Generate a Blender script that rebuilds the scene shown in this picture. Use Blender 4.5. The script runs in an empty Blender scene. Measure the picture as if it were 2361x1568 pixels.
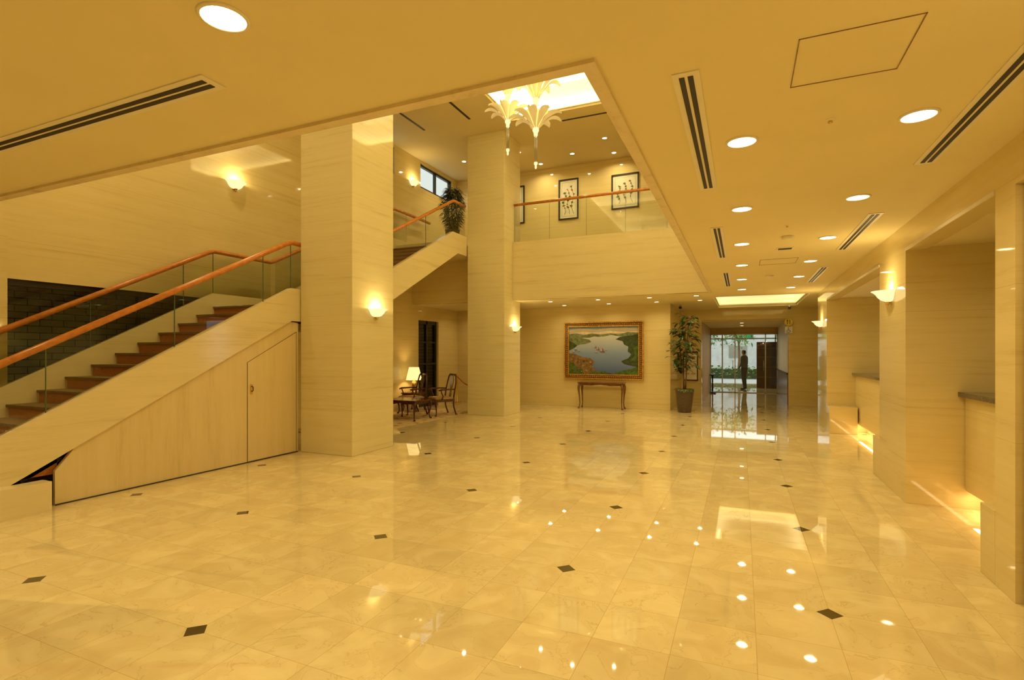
import bpy, math, random
from mathutils import Vector, Matrix
random.seed(7)
D=bpy.data
SC=bpy.context.scene
COL=SC.collection
SC.view_settings.view_transform='Standard'
SC.view_settings.exposure=0.08

# ------------------------------------------------------------------ materials
def newmat(name):
    m=D.materials.new(name); m.use_nodes=True
    nt=m.node_tree; nt.nodes.clear()
    return m,nt
def N(nt,t,**k):
    n=nt.nodes.new(t)
    for a,b in k.items(): setattr(n,a,b)
    return n
def simple(name,col,rough=.5,metal=0,spec=.5,noise=0,nscale=8,emit=None,estr=0,bump=0):
    m,nt=newmat(name)
    o=N(nt,'ShaderNodeOutputMaterial'); b=N(nt,'ShaderNodeBsdfPrincipled')
    nt.links.new(b.outputs[0],o.inputs[0])
    b.inputs['Base Color'].default_value=(*col,1); b.inputs['Roughness'].default_value=rough
    b.inputs['Metallic'].default_value=metal; b.inputs['Specular IOR Level'].default_value=spec
    tc=N(nt,'ShaderNodeTexCoord'); nz=N(nt,'ShaderNodeTexNoise'); nz.inputs['Scale'].default_value=nscale; nz.inputs['Detail'].default_value=5
    nt.links.new(tc.outputs['Object'],nz.inputs['Vector'])
    if noise>0:
        r=N(nt,'ShaderNodeValToRGB')
        r.color_ramp.elements[0].position=.3; r.color_ramp.elements[1].position=.7
        r.color_ramp.elements[0].color=(*[max(0,c*(1-noise)) for c in col],1)
        r.color_ramp.elements[1].color=(*[min(1,c*(1+noise)) for c in col],1)
        nt.links.new(nz.outputs['Fac'],r.inputs[0]); nt.links.new(r.outputs[0],b.inputs['Base Color'])
    if bump>0:
        bp=N(nt,'ShaderNodeBump'); bp.inputs['Strength'].default_value=bump; bp.inputs['Distance'].default_value=.01
        nt.links.new(nz.outputs['Fac'],bp.inputs['Height']); nt.links.new(bp.outputs[0],b.inputs['Normal'])
    if emit:
        b.inputs['Emission Color'].default_value=(*emit,1); b.inputs['Emission Strength'].default_value=estr
    return m
def emis(name,col,s,samp=False):
    m,nt=newmat(name)
    o=N(nt,'ShaderNodeOutputMaterial'); e=N(nt,'ShaderNodeEmission')
    e.inputs[0].default_value=(*col,1); e.inputs[1].default_value=s
    nt.links.new(e.outputs[0],o.inputs[0])
    if not samp:
        try: m.cycles.emission_sampling='NONE'
        except Exception: pass
    return m
def marble(name,c1,c2,c3,mscale,rough=.12,joint=None,spec=.5):
    m,nt=newmat(name); L=nt.links
    o=N(nt,'ShaderNodeOutputMaterial'); b=N(nt,'ShaderNodeBsdfPrincipled'); L.new(b.outputs[0],o.inputs[0])
    tc=N(nt,'ShaderNodeTexCoord'); mp=N(nt,'ShaderNodeMapping'); mp.inputs['Scale'].default_value=mscale
    L.new(tc.outputs['Object'],mp.inputs[0])
    n1=N(nt,'ShaderNodeTexNoise'); n1.inputs['Scale'].default_value=1.0; n1.inputs['Detail'].default_value=10; n1.inputs['Roughness'].default_value=.78; n1.inputs['Distortion'].default_value=.15
    L.new(mp.outputs[0],n1.inputs['Vector'])
    r=N(nt,'ShaderNodeValToRGB'); e=r.color_ramp.elements
    e[0].position=.3; e[0].color=(*c1,1); e[1].position=.72; e[1].color=(*c3,1)
    x=e.new(.45); x.color=(*c2,1)
    L.new(n1.outputs['Fac'],r.inputs[0])
    col=r.outputs[0]
    if joint:
        sp=N(nt,'ShaderNodeSeparateXYZ'); L.new(tc.outputs['Object'],sp.inputs[0])
        def line(sock,period,off,w):
            a=N(nt,'ShaderNodeMath',operation='ADD'); L.new(sock,a.inputs[0]); a.inputs[1].default_value=off+500*period
            q=N(nt,'ShaderNodeMath',operation='MODULO'); L.new(a.outputs[0],q.inputs[0]); q.inputs[1].default_value=period
            c=N(nt,'ShaderNodeMath',operation='LESS_THAN'); L.new(q.outputs[0],c.inputs[0]); c.inputs[1].default_value=w
            return c.outputs[0]
        l=line(sp.outputs['Z'],joint,0,.004)
        mx=N(nt,'ShaderNodeMixRGB'); mx.blend_type='MULTIPLY'; mx.inputs[2].default_value=(.82,.77,.68,1)
        L.new(l,mx.inputs[0]); L.new(col,mx.inputs[1]); col=mx.outputs[0]
    L.new(col,b.inputs['Base Color'])
    b.inputs['Roughness'].default_value=rough; b.inputs['Specular IOR Level'].default_value=spec
    return m
M={}
M['trav']=marble('travertine_wall',(.64,.49,.20),(.765,.62,.285),(.81,.675,.33),(.4,.4,11),.045,joint=1.02)
M['travp']=marble('travertine_pillar',(.63,.53,.27),(.77,.67,.37),(.82,.73,.42),(.5,.5,13),.06,joint=1.02)
M['travs']=marble('travertine_stringer',(.64,.52,.26),(.77,.65,.35),(.81,.70,.40),(.5,.5,10),.12)
M['panel']=marble('stair_panel_wood',(.64,.50,.23),(.75,.60,.30),(.80,.66,.36),(6,6,.5),.3)
M['ceil']=simple('ceiling_paint',(.80,.68,.37),.85,spec=.2,noise=.02,nscale=1.5)
M['trim']=marble('void_trim_stone',(.55,.42,.22),(.74,.60,.35),(.8,.68,.42),(6,6,6),.5)
M['white']=simple('white_metal',(.8,.72,.52),.5,noise=.02)
M['dark']=simple('dark_slot_and_shade',(.03,.022,.012),.6,noise=.1)
M['black']=simple('black_frame',(.02,.016,.012),.35,noise=.1)
M['rail']=simple('handrail_wood',(.58,.21,.035),.22,noise=.18,nscale=14)
M['tread']=simple('stair_carpet',(.20,.12,.03),.95,noise=.25,nscale=60,bump=.2)
M['riser']=simple('stair_carpet_riser_lit',(.46,.17,.03),.95,noise=.2,nscale=60,bump=.2)  # orange light falling on the risers is put into this carpet colour
M['carpet']=simple('upper_carpet',(.22,.14,.05),.95,noise=.2,nscale=40)
M['mahog']=simple('mahogany',(.09,.022,.010),.2,noise=.35,nscale=12)
M['mahog2']=simple('walnut',(.20,.085,.030),.22,noise=.3,nscale=12)
M['gold']=simple('gilt_frame',(.62,.36,.07),.4,metal=.7,noise=.45,nscale=30,bump=.4)
M['brass']=simple('brass',(.8,.55,.2),.2,metal=1,noise=.05)
M['fabric']=simple('seat_fabric',(.5,.33,.13),.9,noise=.3,nscale=40)
M['granite']=simple('dark_granite',(.10,.085,.055),.12,noise=.5,nscale=120)
M['leaf']=simple('foliage',(.055,.10,.018),.4,noise=.45,nscale=9)
M['leaf2']=simple('foliage_bright',(.16,.30,.05),.45,noise=.4,nscale=14)
M['leafd']=simple('foliage_dark',(.035,.06,.015),.5,noise=.4,nscale=9)
M['bark']=simple('bark',(.16,.09,.04),.8,noise=.4,nscale=25,bump=.4)
M['pot']=simple('planter_brown',(.10,.065,.035),.35,noise=.2,nscale=20)
M['soil']=simple('soil',(.05,.03,.015),.95,noise=.4,nscale=60)
M['down']=emis('downlight_lens',(1,.88,.55),9)
M['cove']=simple('cove_paint',(.84,.80,.62),.8,noise=.01,spec=.1)
M['bowl']=emis('sconce_glass',(1,.80,.38),1.25)
M['shade']=emis('lamp_shade',(1,.72,.26),1.4)
M['paper']=simple('art_paper',(.82,.78,.60),.7,noise=.03)
M['red']=simple('ink_red',(.42,.07,.03),.7,noise=.2)
M['inkg']=simple('ink_green',(.12,.16,.06),.7,noise=.3)
M['signy']=simple('sign_yellow',(.85,.62,.03),.4,noise=.02)
M['signw']=simple('sign_white',(.85,.83,.75),.4,noise=.02)
M['signg']=emis('exit_green',(.03,.45,.15),.8)
M['wallw']=simple('passage_white',(.75,.72,.60),.5,noise=.03)
M['tan']=simple('tan_lintel',(.62,.43,.17),.5,noise=.06,nscale=3)
M['steel']=simple('brushed_steel',(.45,.43,.38),.3,metal=.9,noise=.05)
M['concrete']=simple('exterior_concrete',(.50,.50,.47),.8,noise=.15,nscale=2)
M['asphalt']=simple('exterior_paving',(.42,.41,.38),.8,noise=.15,nscale=5)
M['skin']=simple('skin',(.55,.33,.22),.5,noise=.05)
M['hair']=simple('hair_black',(.015,.012,.01),.5,noise=.2,nscale=60)
M['suit']=simple('suit_grey',(.07,.075,.08),.8,noise=.15,nscale=30)
M['shirt']=simple('jacket_grey',(.13,.14,.13),.8,noise=.1,nscale=30)

def glassmat(name,tint,refl=1.0):
    m,nt=newmat(name); L=nt.links
    o=N(nt,'ShaderNodeOutputMaterial'); t=N(nt,'ShaderNodeBsdfTransparent'); g=N(nt,'ShaderNodeBsdfGlossy'); mx=N(nt,'ShaderNodeMixShader'); f=N(nt,'ShaderNodeFresnel')
    t.inputs[0].default_value=(*tint,1); g.inputs['Roughness'].default_value=0.0; f.inputs[0].default_value=1.45
    q=N(nt,'ShaderNodeMath',operation='MULTIPLY'); q.inputs[1].default_value=refl
    L.new(f.outputs[0],q.inputs[0]); L.new(q.outputs[0],mx.inputs[0]); L.new(t.outputs[0],mx.inputs[1]); L.new(g.outputs[0],mx.inputs[2]); L.new(mx.outputs[0],o.inputs[0])
    return m
M['glass']=glassmat('rail_glass',(.86,.89,.80))
M['glassd']=glassmat('window_glass',(.88,.90,.86))
M['glasst']=glassmat('dimming_window_glass',(.42,.43,.38))  # tint added to hold back the bright sky in the upper windows
M['glassedge']=simple('glass_edge',(.10,.14,.07),.2,noise=.05)

def petalmat():
    m,nt=newmat('petal_glass'); L=nt.links
    o=N(nt,'ShaderNodeOutputMaterial'); b=N(nt,'ShaderNodeBsdfPrincipled')
    b.inputs['Base Color'].default_value=(.9,.8,.5,1); b.inputs['Roughness'].default_value=.25
    tc=N(nt,'ShaderNodeTexCoord'); nz=N(nt,'ShaderNodeTexNoise'); nz.inputs['Scale'].default_value=6
    L.new(tc.outputs['Object'],nz.inputs['Vector'])
    mr=N(nt,'ShaderNodeMapRange'); mr.inputs[3].default_value=.05; mr.inputs[4].default_value=.32
    L.new(nz.outputs['Fac'],mr.inputs[0]); L.new(mr.outputs[0],b.inputs['Emission Strength'])
    b.inputs['Emission Color'].default_value=(1,.80,.36,1)
    L.new(b.outputs[0],o.inputs[0])
    try: m.cycles.emission_sampling='NONE'
    except Exception: pass
    return m
M['petal']=petalmat()

def floormat():
    m,nt=newmat('marble_tile_floor'); L=nt.links
    o=N(nt,'ShaderNodeOutputMaterial'); b=N(nt,'ShaderNodeBsdfPrincipled'); L.new(b.outputs[0],o.inputs[0])
    tc=N(nt,'ShaderNodeTexCoord'); sp=N(nt,'ShaderNodeSeparateXYZ'); L.new(tc.outputs['Object'],sp.inputs[0])
    T=.4225
    def mth(op,a,bv=None,c=None):
        n=N(nt,'ShaderNodeMath',operation=op)
        for i,x in enumerate([a,bv,c]):
            if x is None: continue
            if isinstance(x,(int,float)): n.inputs[i].default_value=x
            else: L.new(x,n.inputs[i])
        return n.outputs[0]
    x=mth('ADD',sp.outputs['X'],-.495+400*T); y=mth('ADD',sp.outputs['Y'],-3.73+400*T)
    def dist(s,p):
        q=mth('DIVIDE',s,p); fr=mth('FRACT',mth('ADD',q,.5)); return mth('MULTIPLY',mth('ABSOLUTE',mth('SUBTRACT',fr,.5)),p)
    gx=mth('LESS_THAN',dist(x,T),.0016); gy=mth('LESS_THAN',dist(y,T),.0016)
    gr=mth('MAXIMUM',gx,gy)
    dx=dist(x,4*T); dy=dist(y,4*T)
    dia=mth('LESS_THAN',mth('ADD',dx,dy),.073)
    ix=mth('FLOOR',mth('DIVIDE',x,T)); iy=mth('FLOOR',mth('DIVIDE',y,T))
    cb=N(nt,'ShaderNodeCombineXYZ'); L.new(ix,cb.inputs[0]); L.new(iy,cb.inputs[1])
    wn=N(nt,'ShaderNodeTexWhiteNoise'); L.new(cb.outputs[0],wn.inputs['Vector'])
    sc=N(nt,'ShaderNodeVectorMath',operation='SCALE'); L.new(wn.outputs['Color'],sc.inputs[0]); sc.inputs['Scale'].default_value=17
    ad=N(nt,'ShaderNodeVectorMath',operation='ADD'); L.new(tc.outputs['Object'],ad.inputs[0]); L.new(sc.outputs[0],ad.inputs[1])
    n1=N(nt,'ShaderNodeTexNoise'); n1.inputs['Scale'].default_value=3.2; n1.inputs['Detail'].default_value=7; n1.inputs['Distortion'].default_value=1.2
    L.new(ad.outputs[0],n1.inputs['Vector'])
    r=N(nt,'ShaderNodeValToRGB'); e=r.color_ramp.elements
    e[0].position=.25; e[0].color=(.68,.52,.235,1); e[1].position=.7; e[1].color=(.81,.67,.345,1)
    L.new(n1.outputs['Fac'],r.inputs[0])
    vd=mth('ABSOLUTE',mth('SUBTRACT',n1.outputs['Fac'],.5)); vein=mth('LESS_THAN',vd,.005)
    vein=mth('MULTIPLY',vein,.28)
    m1=N(nt,'ShaderNodeMixRGB'); L.new(vein,m1.inputs[0]); L.new(r.outputs[0],m1.inputs[1]); m1.inputs[2].default_value=(.42,.27,.08,1)
    br=mth('ADD',mth('MULTIPLY',wn.outputs['Value'],.12),.90)
    m2=N(nt,'ShaderNodeVectorMath',operation='SCALE'); L.new(m1.outputs[0],m2.inputs[0]); L.new(br,m2.inputs['Scale'])
    m3=N(nt,'ShaderNodeMixRGB'); L.new(mth('MULTIPLY',gr,.55),m3.inputs[0]); L.new(m2.outputs[0],m3.inputs[1]); m3.inputs[2].default_value=(.36,.24,.08,1)
    m4=N(nt,'ShaderNodeMixRGB'); L.new(dia,m4.inputs[0]); L.new(m3.outputs[0],m4.inputs[1]); m4.inputs[2].default_value=(.075,.05,.015,1)
    L.new(m4.outputs[0],b.inputs['Base Color'])
    b.inputs['Roughness'].default_value=.022; b.inputs['IOR'].default_value=1.75
    return m
M['floor']=floormat()
def brickmat(name,c1,c2,mo):
    m,nt=newmat(name); L=nt.links
    o=N(nt,'ShaderNodeOutputMaterial'); b=N(nt,'ShaderNodeBsdfPrincipled'); L.new(b.outputs[0],o.inputs[0])
    tc=N(nt,'ShaderNodeTexCoord')
    sp=N(nt,'ShaderNodeSeparateXYZ'); L.new(tc.outputs['Object'],sp.inputs[0]); cb=N(nt,'ShaderNodeCombineXYZ')
    L.new(sp.outputs['Y'],cb.inputs[0]); L.new(sp.outputs['Z'],cb.inputs[1])
    bt=N(nt,'ShaderNodeTexBrick'); L.new(cb.outputs[0],bt.inputs['Vector'])
    bt.inputs['Color1'].default_value=(*c1,1); bt.inputs['Color2'].default_value=(*c2,1); bt.inputs['Mortar'].default_value=(*mo,1)
    bt.inputs['Scale'].default_value=1; bt.inputs['Brick Width'].default_value=.30; bt.inputs['Row Height'].default_value=.10; bt.inputs['Mortar Size'].default_value=.006
    L.new(bt.outputs['Color'],b.inputs['Base Color']); b.inputs['Roughness'].default_value=.8
    return m
M['brick']=brickmat('dark_brick',(.42,.42,.34),(.32,.34,.28),(.07,.07,.06))
def rugmat():
    m,nt=newmat('patterned_rug'); L=nt.links
    o=N(nt,'ShaderNodeOutputMaterial'); b=N(nt,'ShaderNodeBsdfPrincipled'); L.new(b.outputs[0],o.inputs[0])
    tc=N(nt,'ShaderNodeTexCoord'); v=N(nt,'ShaderNodeTexVoronoi'); v.inputs['Scale'].default_value=5; L.new(tc.outputs['Object'],v.inputs['Vector'])
    r=N(nt,'ShaderNodeValToRGB'); e=r.color_ramp.elements
    e[0].position=.2; e[0].color=(.30,.16,.05,1); e[1].position=.4; e[1].color=(.62,.45,.22,1)
    L.new(v.outputs['Distance'],r.inputs[0]); L.new(r.outputs[0],b.inputs['Base Color']); b.inputs['Roughness'].default_value=.95
    return m
M['rug']=rugmat()

# ------------------------------------------------------------------ mesh builder
class MB:
    def __init__(s): s.v=[];s.f=[];s.m=[];s.sm=[];s.mats=[]
    def mi(s,mat):
        if mat not in s.mats: s.mats.append(mat)
        return s.mats.index(mat)
    def add(s,vs,fs,mat,smooth=False):
        o=len(s.v); k=s.mi(mat); s.v+= [tuple(v) for v in vs]
        for f in fs: s.f.append([i+o for i in f]); s.m.append(k); s.sm.append(smooth)
    def box(s,x0,x1,y0,y1,z0,z1,mat):
        vs=[(x0,y0,z0),(x1,y0,z0),(x1,y1,z0),(x0,y1,z0),(x0,y0,z1),(x1,y0,z1),(x1,y1,z1),(x0,y1,z1)]
        s.add(vs,[(0,3,2,1),(4,5,6,7),(0,1,5,4),(1,2,6,5),(2,3,7,6),(3,0,4,7)],mat)
    def sheet_x(s,poly,x,mat):
        s.add([(x,y,z) for y,z in poly],[tuple(range(len(poly)))],mat)
    def sheet_y(s,poly,y,mat):
        s.add([(x,y,z) for x,z in poly],[tuple(range(len(poly)))],mat)
    def prism_x(s,poly,x0,x1,mat):
        n=len(poly); vs=[(x0,y,z) for y,z in poly]+[(x1,y,z) for y,z in poly]
        fs=[tuple(range(n-1,-1,-1)),tuple(range(n,2*n))]+[(i,(i+1)%n,n+(i+1)%n,n+i) for i in range(n)]
        s.add(vs,fs,mat)
    def prism_y(s,poly,y0,y1,mat):
        n=len(poly); vs=[(x,y0,z) for x,z in poly]+[(x,y1,z) for x,z in poly]
        fs=[tuple(range(n)),tuple(range(2*n-1,n-1,-1))]+[(i,n+i,n+(i+1)%n,(i+1)%n) for i in range(n)]
        s.add(vs,fs,mat)
    def tube(s,pts,r,mat,n=10,flat=1.0):
        pts=[Vector(p) for p in pts]; k=len(pts)
        if not isinstance(r,(list,tuple)): r=[r]*k
        vs=[];fs=[]
        prev=None
        for i,p in enumerate(pts):
            if i==0: t=pts[1]-p
            elif i==k-1: t=p-pts[i-1]
            else: t=(pts[i+1]-p).normalized()+(p-pts[i-1]).normalized()
            t.normalize()
            if prev is None:
                up=Vector((0,0,1)) if abs(t.z)<.9 else Vector((1,0,0))
                a=t.cross(up).normalized()
            else:
                a=(prev-t*prev.dot(t)).normalized()
            prev=a; b=t.cross(a)
            for j in range(n):
                an=2*math.pi*j/n; vs.append(p+a*math.cos(an)*r[i]+b*math.sin(an)*r[i]*flat)
        for i in range(k-1):
            for j in range(n): fs.append((i*n+j,i*n+(j+1)%n,(i+1)*n+(j+1)%n,(i+1)*n+j))
        fs.append(tuple(range(n-1,-1,-1))); fs.append(tuple((k-1)*n+j for j in range(n)))
        s.add(vs,fs,mat,True)
    def lathe(s,prof,c,mat,n=24,a0=0,a1=2*math.pi,smooth=True):
        full=abs(a1-a0-2*math.pi)<1e-6; cols=n if full else n+1
        vs=[];fs=[]
        for r,z in prof:
            for j in range(cols):
                a=a0+(a1-a0)*j/n; vs.append((c[0]+r*math.cos(a),c[1]+r*math.sin(a),c[2]+z))
        for i in range(len(prof)-1):
            for j in range(n):
                j2=(j+1)%cols if full else j+1
                fs.append((i*cols+j,i*cols+j2,(i+1)*cols+j2,(i+1)*cols+j))
        s.add(vs,fs,mat,smooth)
    def leaf(s,p,d,L,W,mat,droop=.3):
        d=Vector(d).normalized(); up=Vector((0,0,1)); side=d.cross(up)
        if side.length<.1: side=Vector((1,0,0))
        side.normalize(); nrm=side.cross(d)
        p=Vector(p); vs=[];prof=[0,.7,1,.75,0]
        for i,w in enumerate(prof):
            t=i/4; c=p+d*L*t+Vector((0,0,-droop*L*t*t))
            vs+= [c-side*W*.5*w+nrm*W*.12*w,c,c+side*W*.5*w+nrm*W*.12*w]
        fs=[]
        for i in range(4):
            a=i*3; fs+=[(a,a+1,a+4,a+3),(a+1,a+2,a+5,a+4)]
        s.add(vs,fs,mat,True)
    def make(s,name,loc=(0,0,0),rz=0,parent=None,bevel=0):
        me=D.meshes.new(name); me.from_pydata(s.v,[],s.f)
        for mt in s.mats: me.materials.append(M[mt])
        me.polygons.foreach_set('material_index',s.m); me.polygons.foreach_set('use_smooth',s.sm); me.update()
        o=D.objects.new(name,me); COL.objects.link(o); o.location=loc; o.rotation_euler=(0,0,rz)
        if parent: o.parent=parent
        if bevel:
            bv=o.modifiers.new('bevel','BEVEL'); bv.width=bevel; bv.segments=2; bv.limit_method='ANGLE'
        return o
def arealight(name,loc,energy,col,size,sizey=None,rot=(0,0,0),parent=None,spread=None):
    l=D.lights.new(name,'AREA'); l.energy=energy; l.color=col
    if sizey: l.shape='RECTANGLE'; l.size=size; l.size_y=sizey
    else: l.shape='DISK'; l.size=size
    if spread: l.spread=spread
    o=D.objects.new(name,l); COL.objects.link(o); o.location=loc; o.rotation_euler=rot
    if parent: o.parent=parent
    return o
def pointlight(name,loc,energy,col,rad,parent=None):
    l=D.lights.new(name,'POINT'); l.energy=energy; l.color=col; l.shadow_soft_size=rad
    o=D.objects.new(name,l); COL.objects.link(o); o.location=loc
    if parent: o.parent=parent
    return o
WARM2=(1,.81,.42)
H=2.98; UC=7.25; UF=4.45; XL=-8.62; YB=15.2; XV=-.63; Y0=2.4; Y1=12.6

# ------------------------------------------------------------------ shell
b=MB(); b.box(-9.6,6,-4,30,-.12,0,'floor'); b.make('floor')
b=MB()
b.box(XL,1.6,-4,Y0,H,3.2,'ceil')
b.box(XV,1.6,Y0,Y1+.18,H,3.2,'ceil')
b.box(XL,XV,Y1+.18,13.9,H,3.2,'ceil'); b.box(XV,1.6,Y1+.18,13.9,H,3.2,'ceil')
b.box(XL,-.65,13.9,18,H,3.2,'ceil'); b.box(1.45,1.6,13.9,18,H,3.2,'ceil'); b.box(-.65,1.45,17.2,18,H,3.2,'ceil')
b.box(1.6,2.4,13.86,18,H,3.2,'ceil')
b.box(-.65,1.45,13.9,17.2,3.32,3.4,'cove'); b.box(-.85,-.65,13.7,17.4,3.2,3.4,'cove'); b.box(1.45,1.65,13.7,17.4,3.2,3.4,'cove')
b.box(-.65,1.45,17.2,17.4,3.2,3.4,'cove'); b.box(-.65,1.45,13.7,13.9,3.2,3.4,'cove')
b.make('ceiling')
RX0,RX1,RY0,RY1=-5.15,-1.5,5.2,11.7
b=MB()
b.box(-8.8,RX0,Y0-.2,YB+.2,UC,7.45,'ceil'); b.box(RX1,-.4,Y0-.2,YB+.2,UC,7.45,'ceil')
b.box(RX0,RX1,Y0-.2,RY0,UC,7.45,'ceil'); b.box(RX0,RX1,RY1,YB+.2,UC,7.45,'ceil')
b.box(RX0-.1,RX1+.1,RY0-.1,RY1+.1,7.9,8,'cove')
b.box(RX0-.1,RX0,RY0-.1,RY1+.1,7.45,7.9,'cove'); b.box(RX1,RX1+.1,RY0-.1,RY1+.1,7.45,7.9,'cove')
b.box(RX0,RX1,RY0-.1,RY0,7.45,7.9,'cove'); b.box(RX0,RX1,RY1,RY1+.1,7.45,7.9,'cove')
for (x0,x1,y0,y1) in [(-7.4,-7.34,7.6,11.3),(-6.05,-5.99,7.6,11.2),(-4.0,-2.2,12.15,12.21)]:
    b.box(x0,x1,y0,y1,UC-.006,UC-.001,'dark')
b.make('ceiling_upper')
b=MB(); X2=XL-.2
b.box(X2,XL,-4,3.5,0,3.2,'trav')
b.box(X2,XL,3.5,7.0,2.56,3.2,'trav'); b.box(X2,XL,Y0-.2,10.0,3.2,UC,'trav'); b.box(X2,XL,7.0,10.0,2.56,3.2,'trav')
b.box(X2,XL,10.0,14.85,2.56,6.45,'trav')
b.box(X2,XL,11.75,13.0,6.45,7.17,'trav'); b.box(X2,XL,14.85,YB,0,7.17,'trav')
b.box(X2,XL,10.0,YB,7.17,UC,'trav')
b.box(X2,XL,7.0,12.9,0,2.56,'trav'); b.box(X2,XL,14.0,14.85,0,2.56,'trav')
b.make('wall_left')
b=MB(); b.box(XL,XL+.16,3.1,3.5,0,H+.2,'trav'); b.make('trim_left_jamb')
b=MB(); b.box(X2,-1.83,YB,YB+.15,0,H,'trav'); b.make('wall_back')
b=MB(); b.box(X2,-.4,YB,YB+.15,3.2,UC,'trav'); b.make('wall_back_upper')
b=MB(); b.box(-1.98,-1.83,YB+.15,18,0,H,'trav'); b.make('wall_niche')
b=MB(); b.box(XV,XV+.15,Y0,YB,3.2,UC,'trav'); b.make('wall_void_right')
b=MB(); b.box(XL,XV+.15,Y0-.15,Y0,3.2,UC,'trav'); b.make('wall_void_near')
b=MB()
b.box(-1.98,-1.19,18,18.2,0,H,'trav'); b.box(1.3,2.5,18,18.2,0,H,'trav'); b.box(-1.19,1.3,18,18.2,2.66,H,'trav')
b.make('wall_end')
b=MB(); b.box(-9.2,6,-4.2,-4,0,3.2,'trav'); b.make('wall_behind')
b=MB()
b.box(-1.4,-1.19,18.2,23.1,0,2.62,'tan'); b.make('wall_passage_left')
b=MB()
b.box(1.3,1.5,18.2,23.1,.95,2.62,'wallw'); b.box(1.28,1.5,18.2,23.1,0,.95,'mahog2'); b.box(1.26,1.3,18.2,23.1,.93,.99,'mahog'); b.make('wall_passage_right')
b=MB(); b.box(-1.4,1.5,18.2,23.2,2.62,2.75,'ceil'); b.box(-5,5,23.2,29.2,2.75,2.9,'ceil'); b.make('ceiling_passage')
b=MB(); b.box(-1.19,1.3,23.1,23.3,2.37,2.62,'tan'); b.box(-5,-1.19,23.1,23.3,0,2.75,'wallw'); b.box(1.3,5,23.1,23.3,0,2.75,'wallw'); b.make('wall_door_lintel')
b=MB()
b.box(XV-.07,XV,Y0,Y1,H-.02,H+.215,'trim'); b.box(XL,XV-.07,Y0,Y0+.07,H-.02,H+.215,'trim')
b.make('trim_void_edge')

for y in (6.42,12.07):
    b=MB(); b.box(-6.55,-5.5,y,y+1.04,0,UC,'travp'); b.make('pillar',bevel=.006)

# balcony
b=MB()
b.box(-5.495,XV,Y1,Y1+.18,H,4.5,'travs')
b.box(-5.495,XV,Y1+.18,YB,3.2,UF,'ceil'); b.box(-5.495,XV,Y1+.18,YB,UF,UF+.01,'carpet')
b.box(XL,-6.555,Y1,YB,3.2,UF,'trav'); b.box(-6.555,-5.495,13.115,YB,3.2,UF,'trav'); b.box(XL,-6.555,Y1,Y1+.18,H,3.2,'trav')
b.box(-8.38,-6.67,11.52,Y1,4.12,UF,'travs'); b.box(XL,-5.5,13.115,YB,UF,UF+.01,'carpet'); b.box(XL,-6.555,Y1,13.115,UF,UF+.01,'carpet')
b.make('balcony')
b=MB()
for i in range(5):
    x0=-5.48+i*.97; b.sheet_y([(x0+.004,4.5),(x0+.962,4.5),(x0+.962,5.46),(x0+.004,5.46)],Y1+.085,'glass'); b.box(x0-.002,x0+.003,Y1+.079,Y1+.091,4.5,5.46,'glassedge')
b.tube([(-5.49,Y1+.085,5.49),(XV,Y1+.085,5.49)],.035,'rail',12)
b.make('balcony_railing')

# ------------------------------------------------------------------ stairs
ST=MB()
n=15
for k in range(1,n+1):
    z=.16*k; y=1.91+.31*(k-1); yend=y+.31 if k<n else 7.6
    ST.box(-8.38,-6.67,y+.02,yend+.02 if k<n else yend,max(0,z-.32),z-.03,'riser')
    ST.box(-8.38,-6.67,y-.01,yend-.01 if k<n else yend,z-.03,z,'tread')
rs=2.05/13; ty=.325
for k in range(1,13):
    z=2.4+rs*k; y=7.6+ty*(k-1)
    ST.box(-8.38,-6.67,y+.02,y+ty+.02,z-.30,z-.03,'riser')
    ST.box(-8.38,-6.67,y-.01,y+ty-.01,z-.03,z,'tread')
def strz(y): return .77+.516*(y-2.64)
yk=6.25; zt=strz(yk)
top=[(1.7,strz(1.7)),(yk,zt),(7.55,zt),(11.35,4.62),(12.06,4.62)]
bot=[(12.06,4.12),(11.6,4.12),(7.8,2.11),(yk,2.11),(2.16,0),(1.7,0)]
poly=top+bot
ST.prism_x(poly,-6.67,-6.57,'travs'); ST.prism_x(poly,-8.48,-8.38,'travs')
ST.prism_x([(7.6,2.0),(11.6,4.1),(11.6,4.16),(7.6,2.1)],-8.38,-6.67,'ceil'); ST.box(-8.38,-6.67,6.3,7.6,2.0,2.1,'ceil')
ST.prism_x([(2.32,.0),(6.3,2.04),(6.3,2.09),(2.32,.05)],-8.38,-6.67,'dark')  # dark sheet: shade under the lower flight put into its colour
ST.box(-6.57,-6.40,1.2,3.0,0,.3,'travs')
ST.make('staircase')
b=MB()
b.prism_x([(3.12,0),(6.415,0),(6.415,strz(6.25)-.55),(6.25,strz(6.25)-.53),(3.3,strz(3.3)-.53),(3.12,.36)],-6.64,-6.60,'panel')
b.make('wall_under_stair')
b=MB()
b.prism_x([(5.46,.02),(6.36,.02),(6.36,1.93),(5.46,1.46)],-6.599,-6.592,'panel')
for a,c in [((5.455,.0),(5.455,1.46)),((5.455,1.46),(6.37,1.94)),((6.37,0.0),(6.37,1.94))]:
    b.tube([(-6.597,a[0],a[1]),(-6.597,c[0],c[1])],.003,'mahog2',6)
b.box(-6.592,-6.575,5.5,5.53,1.0,1.14,'brass'); b.tube([(-6.585,5.515,1.03),(-6.55,5.515,1.05),(-6.55,5.515,1.1),(-6.585,5.515,1.12)],.007,'black',8)
b.make('door_storage')
b=MB(); b.box(-6.60,-6.585,3.12,6.4,0,.012,'dark'); b.make('baseboard_stair')

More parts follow.
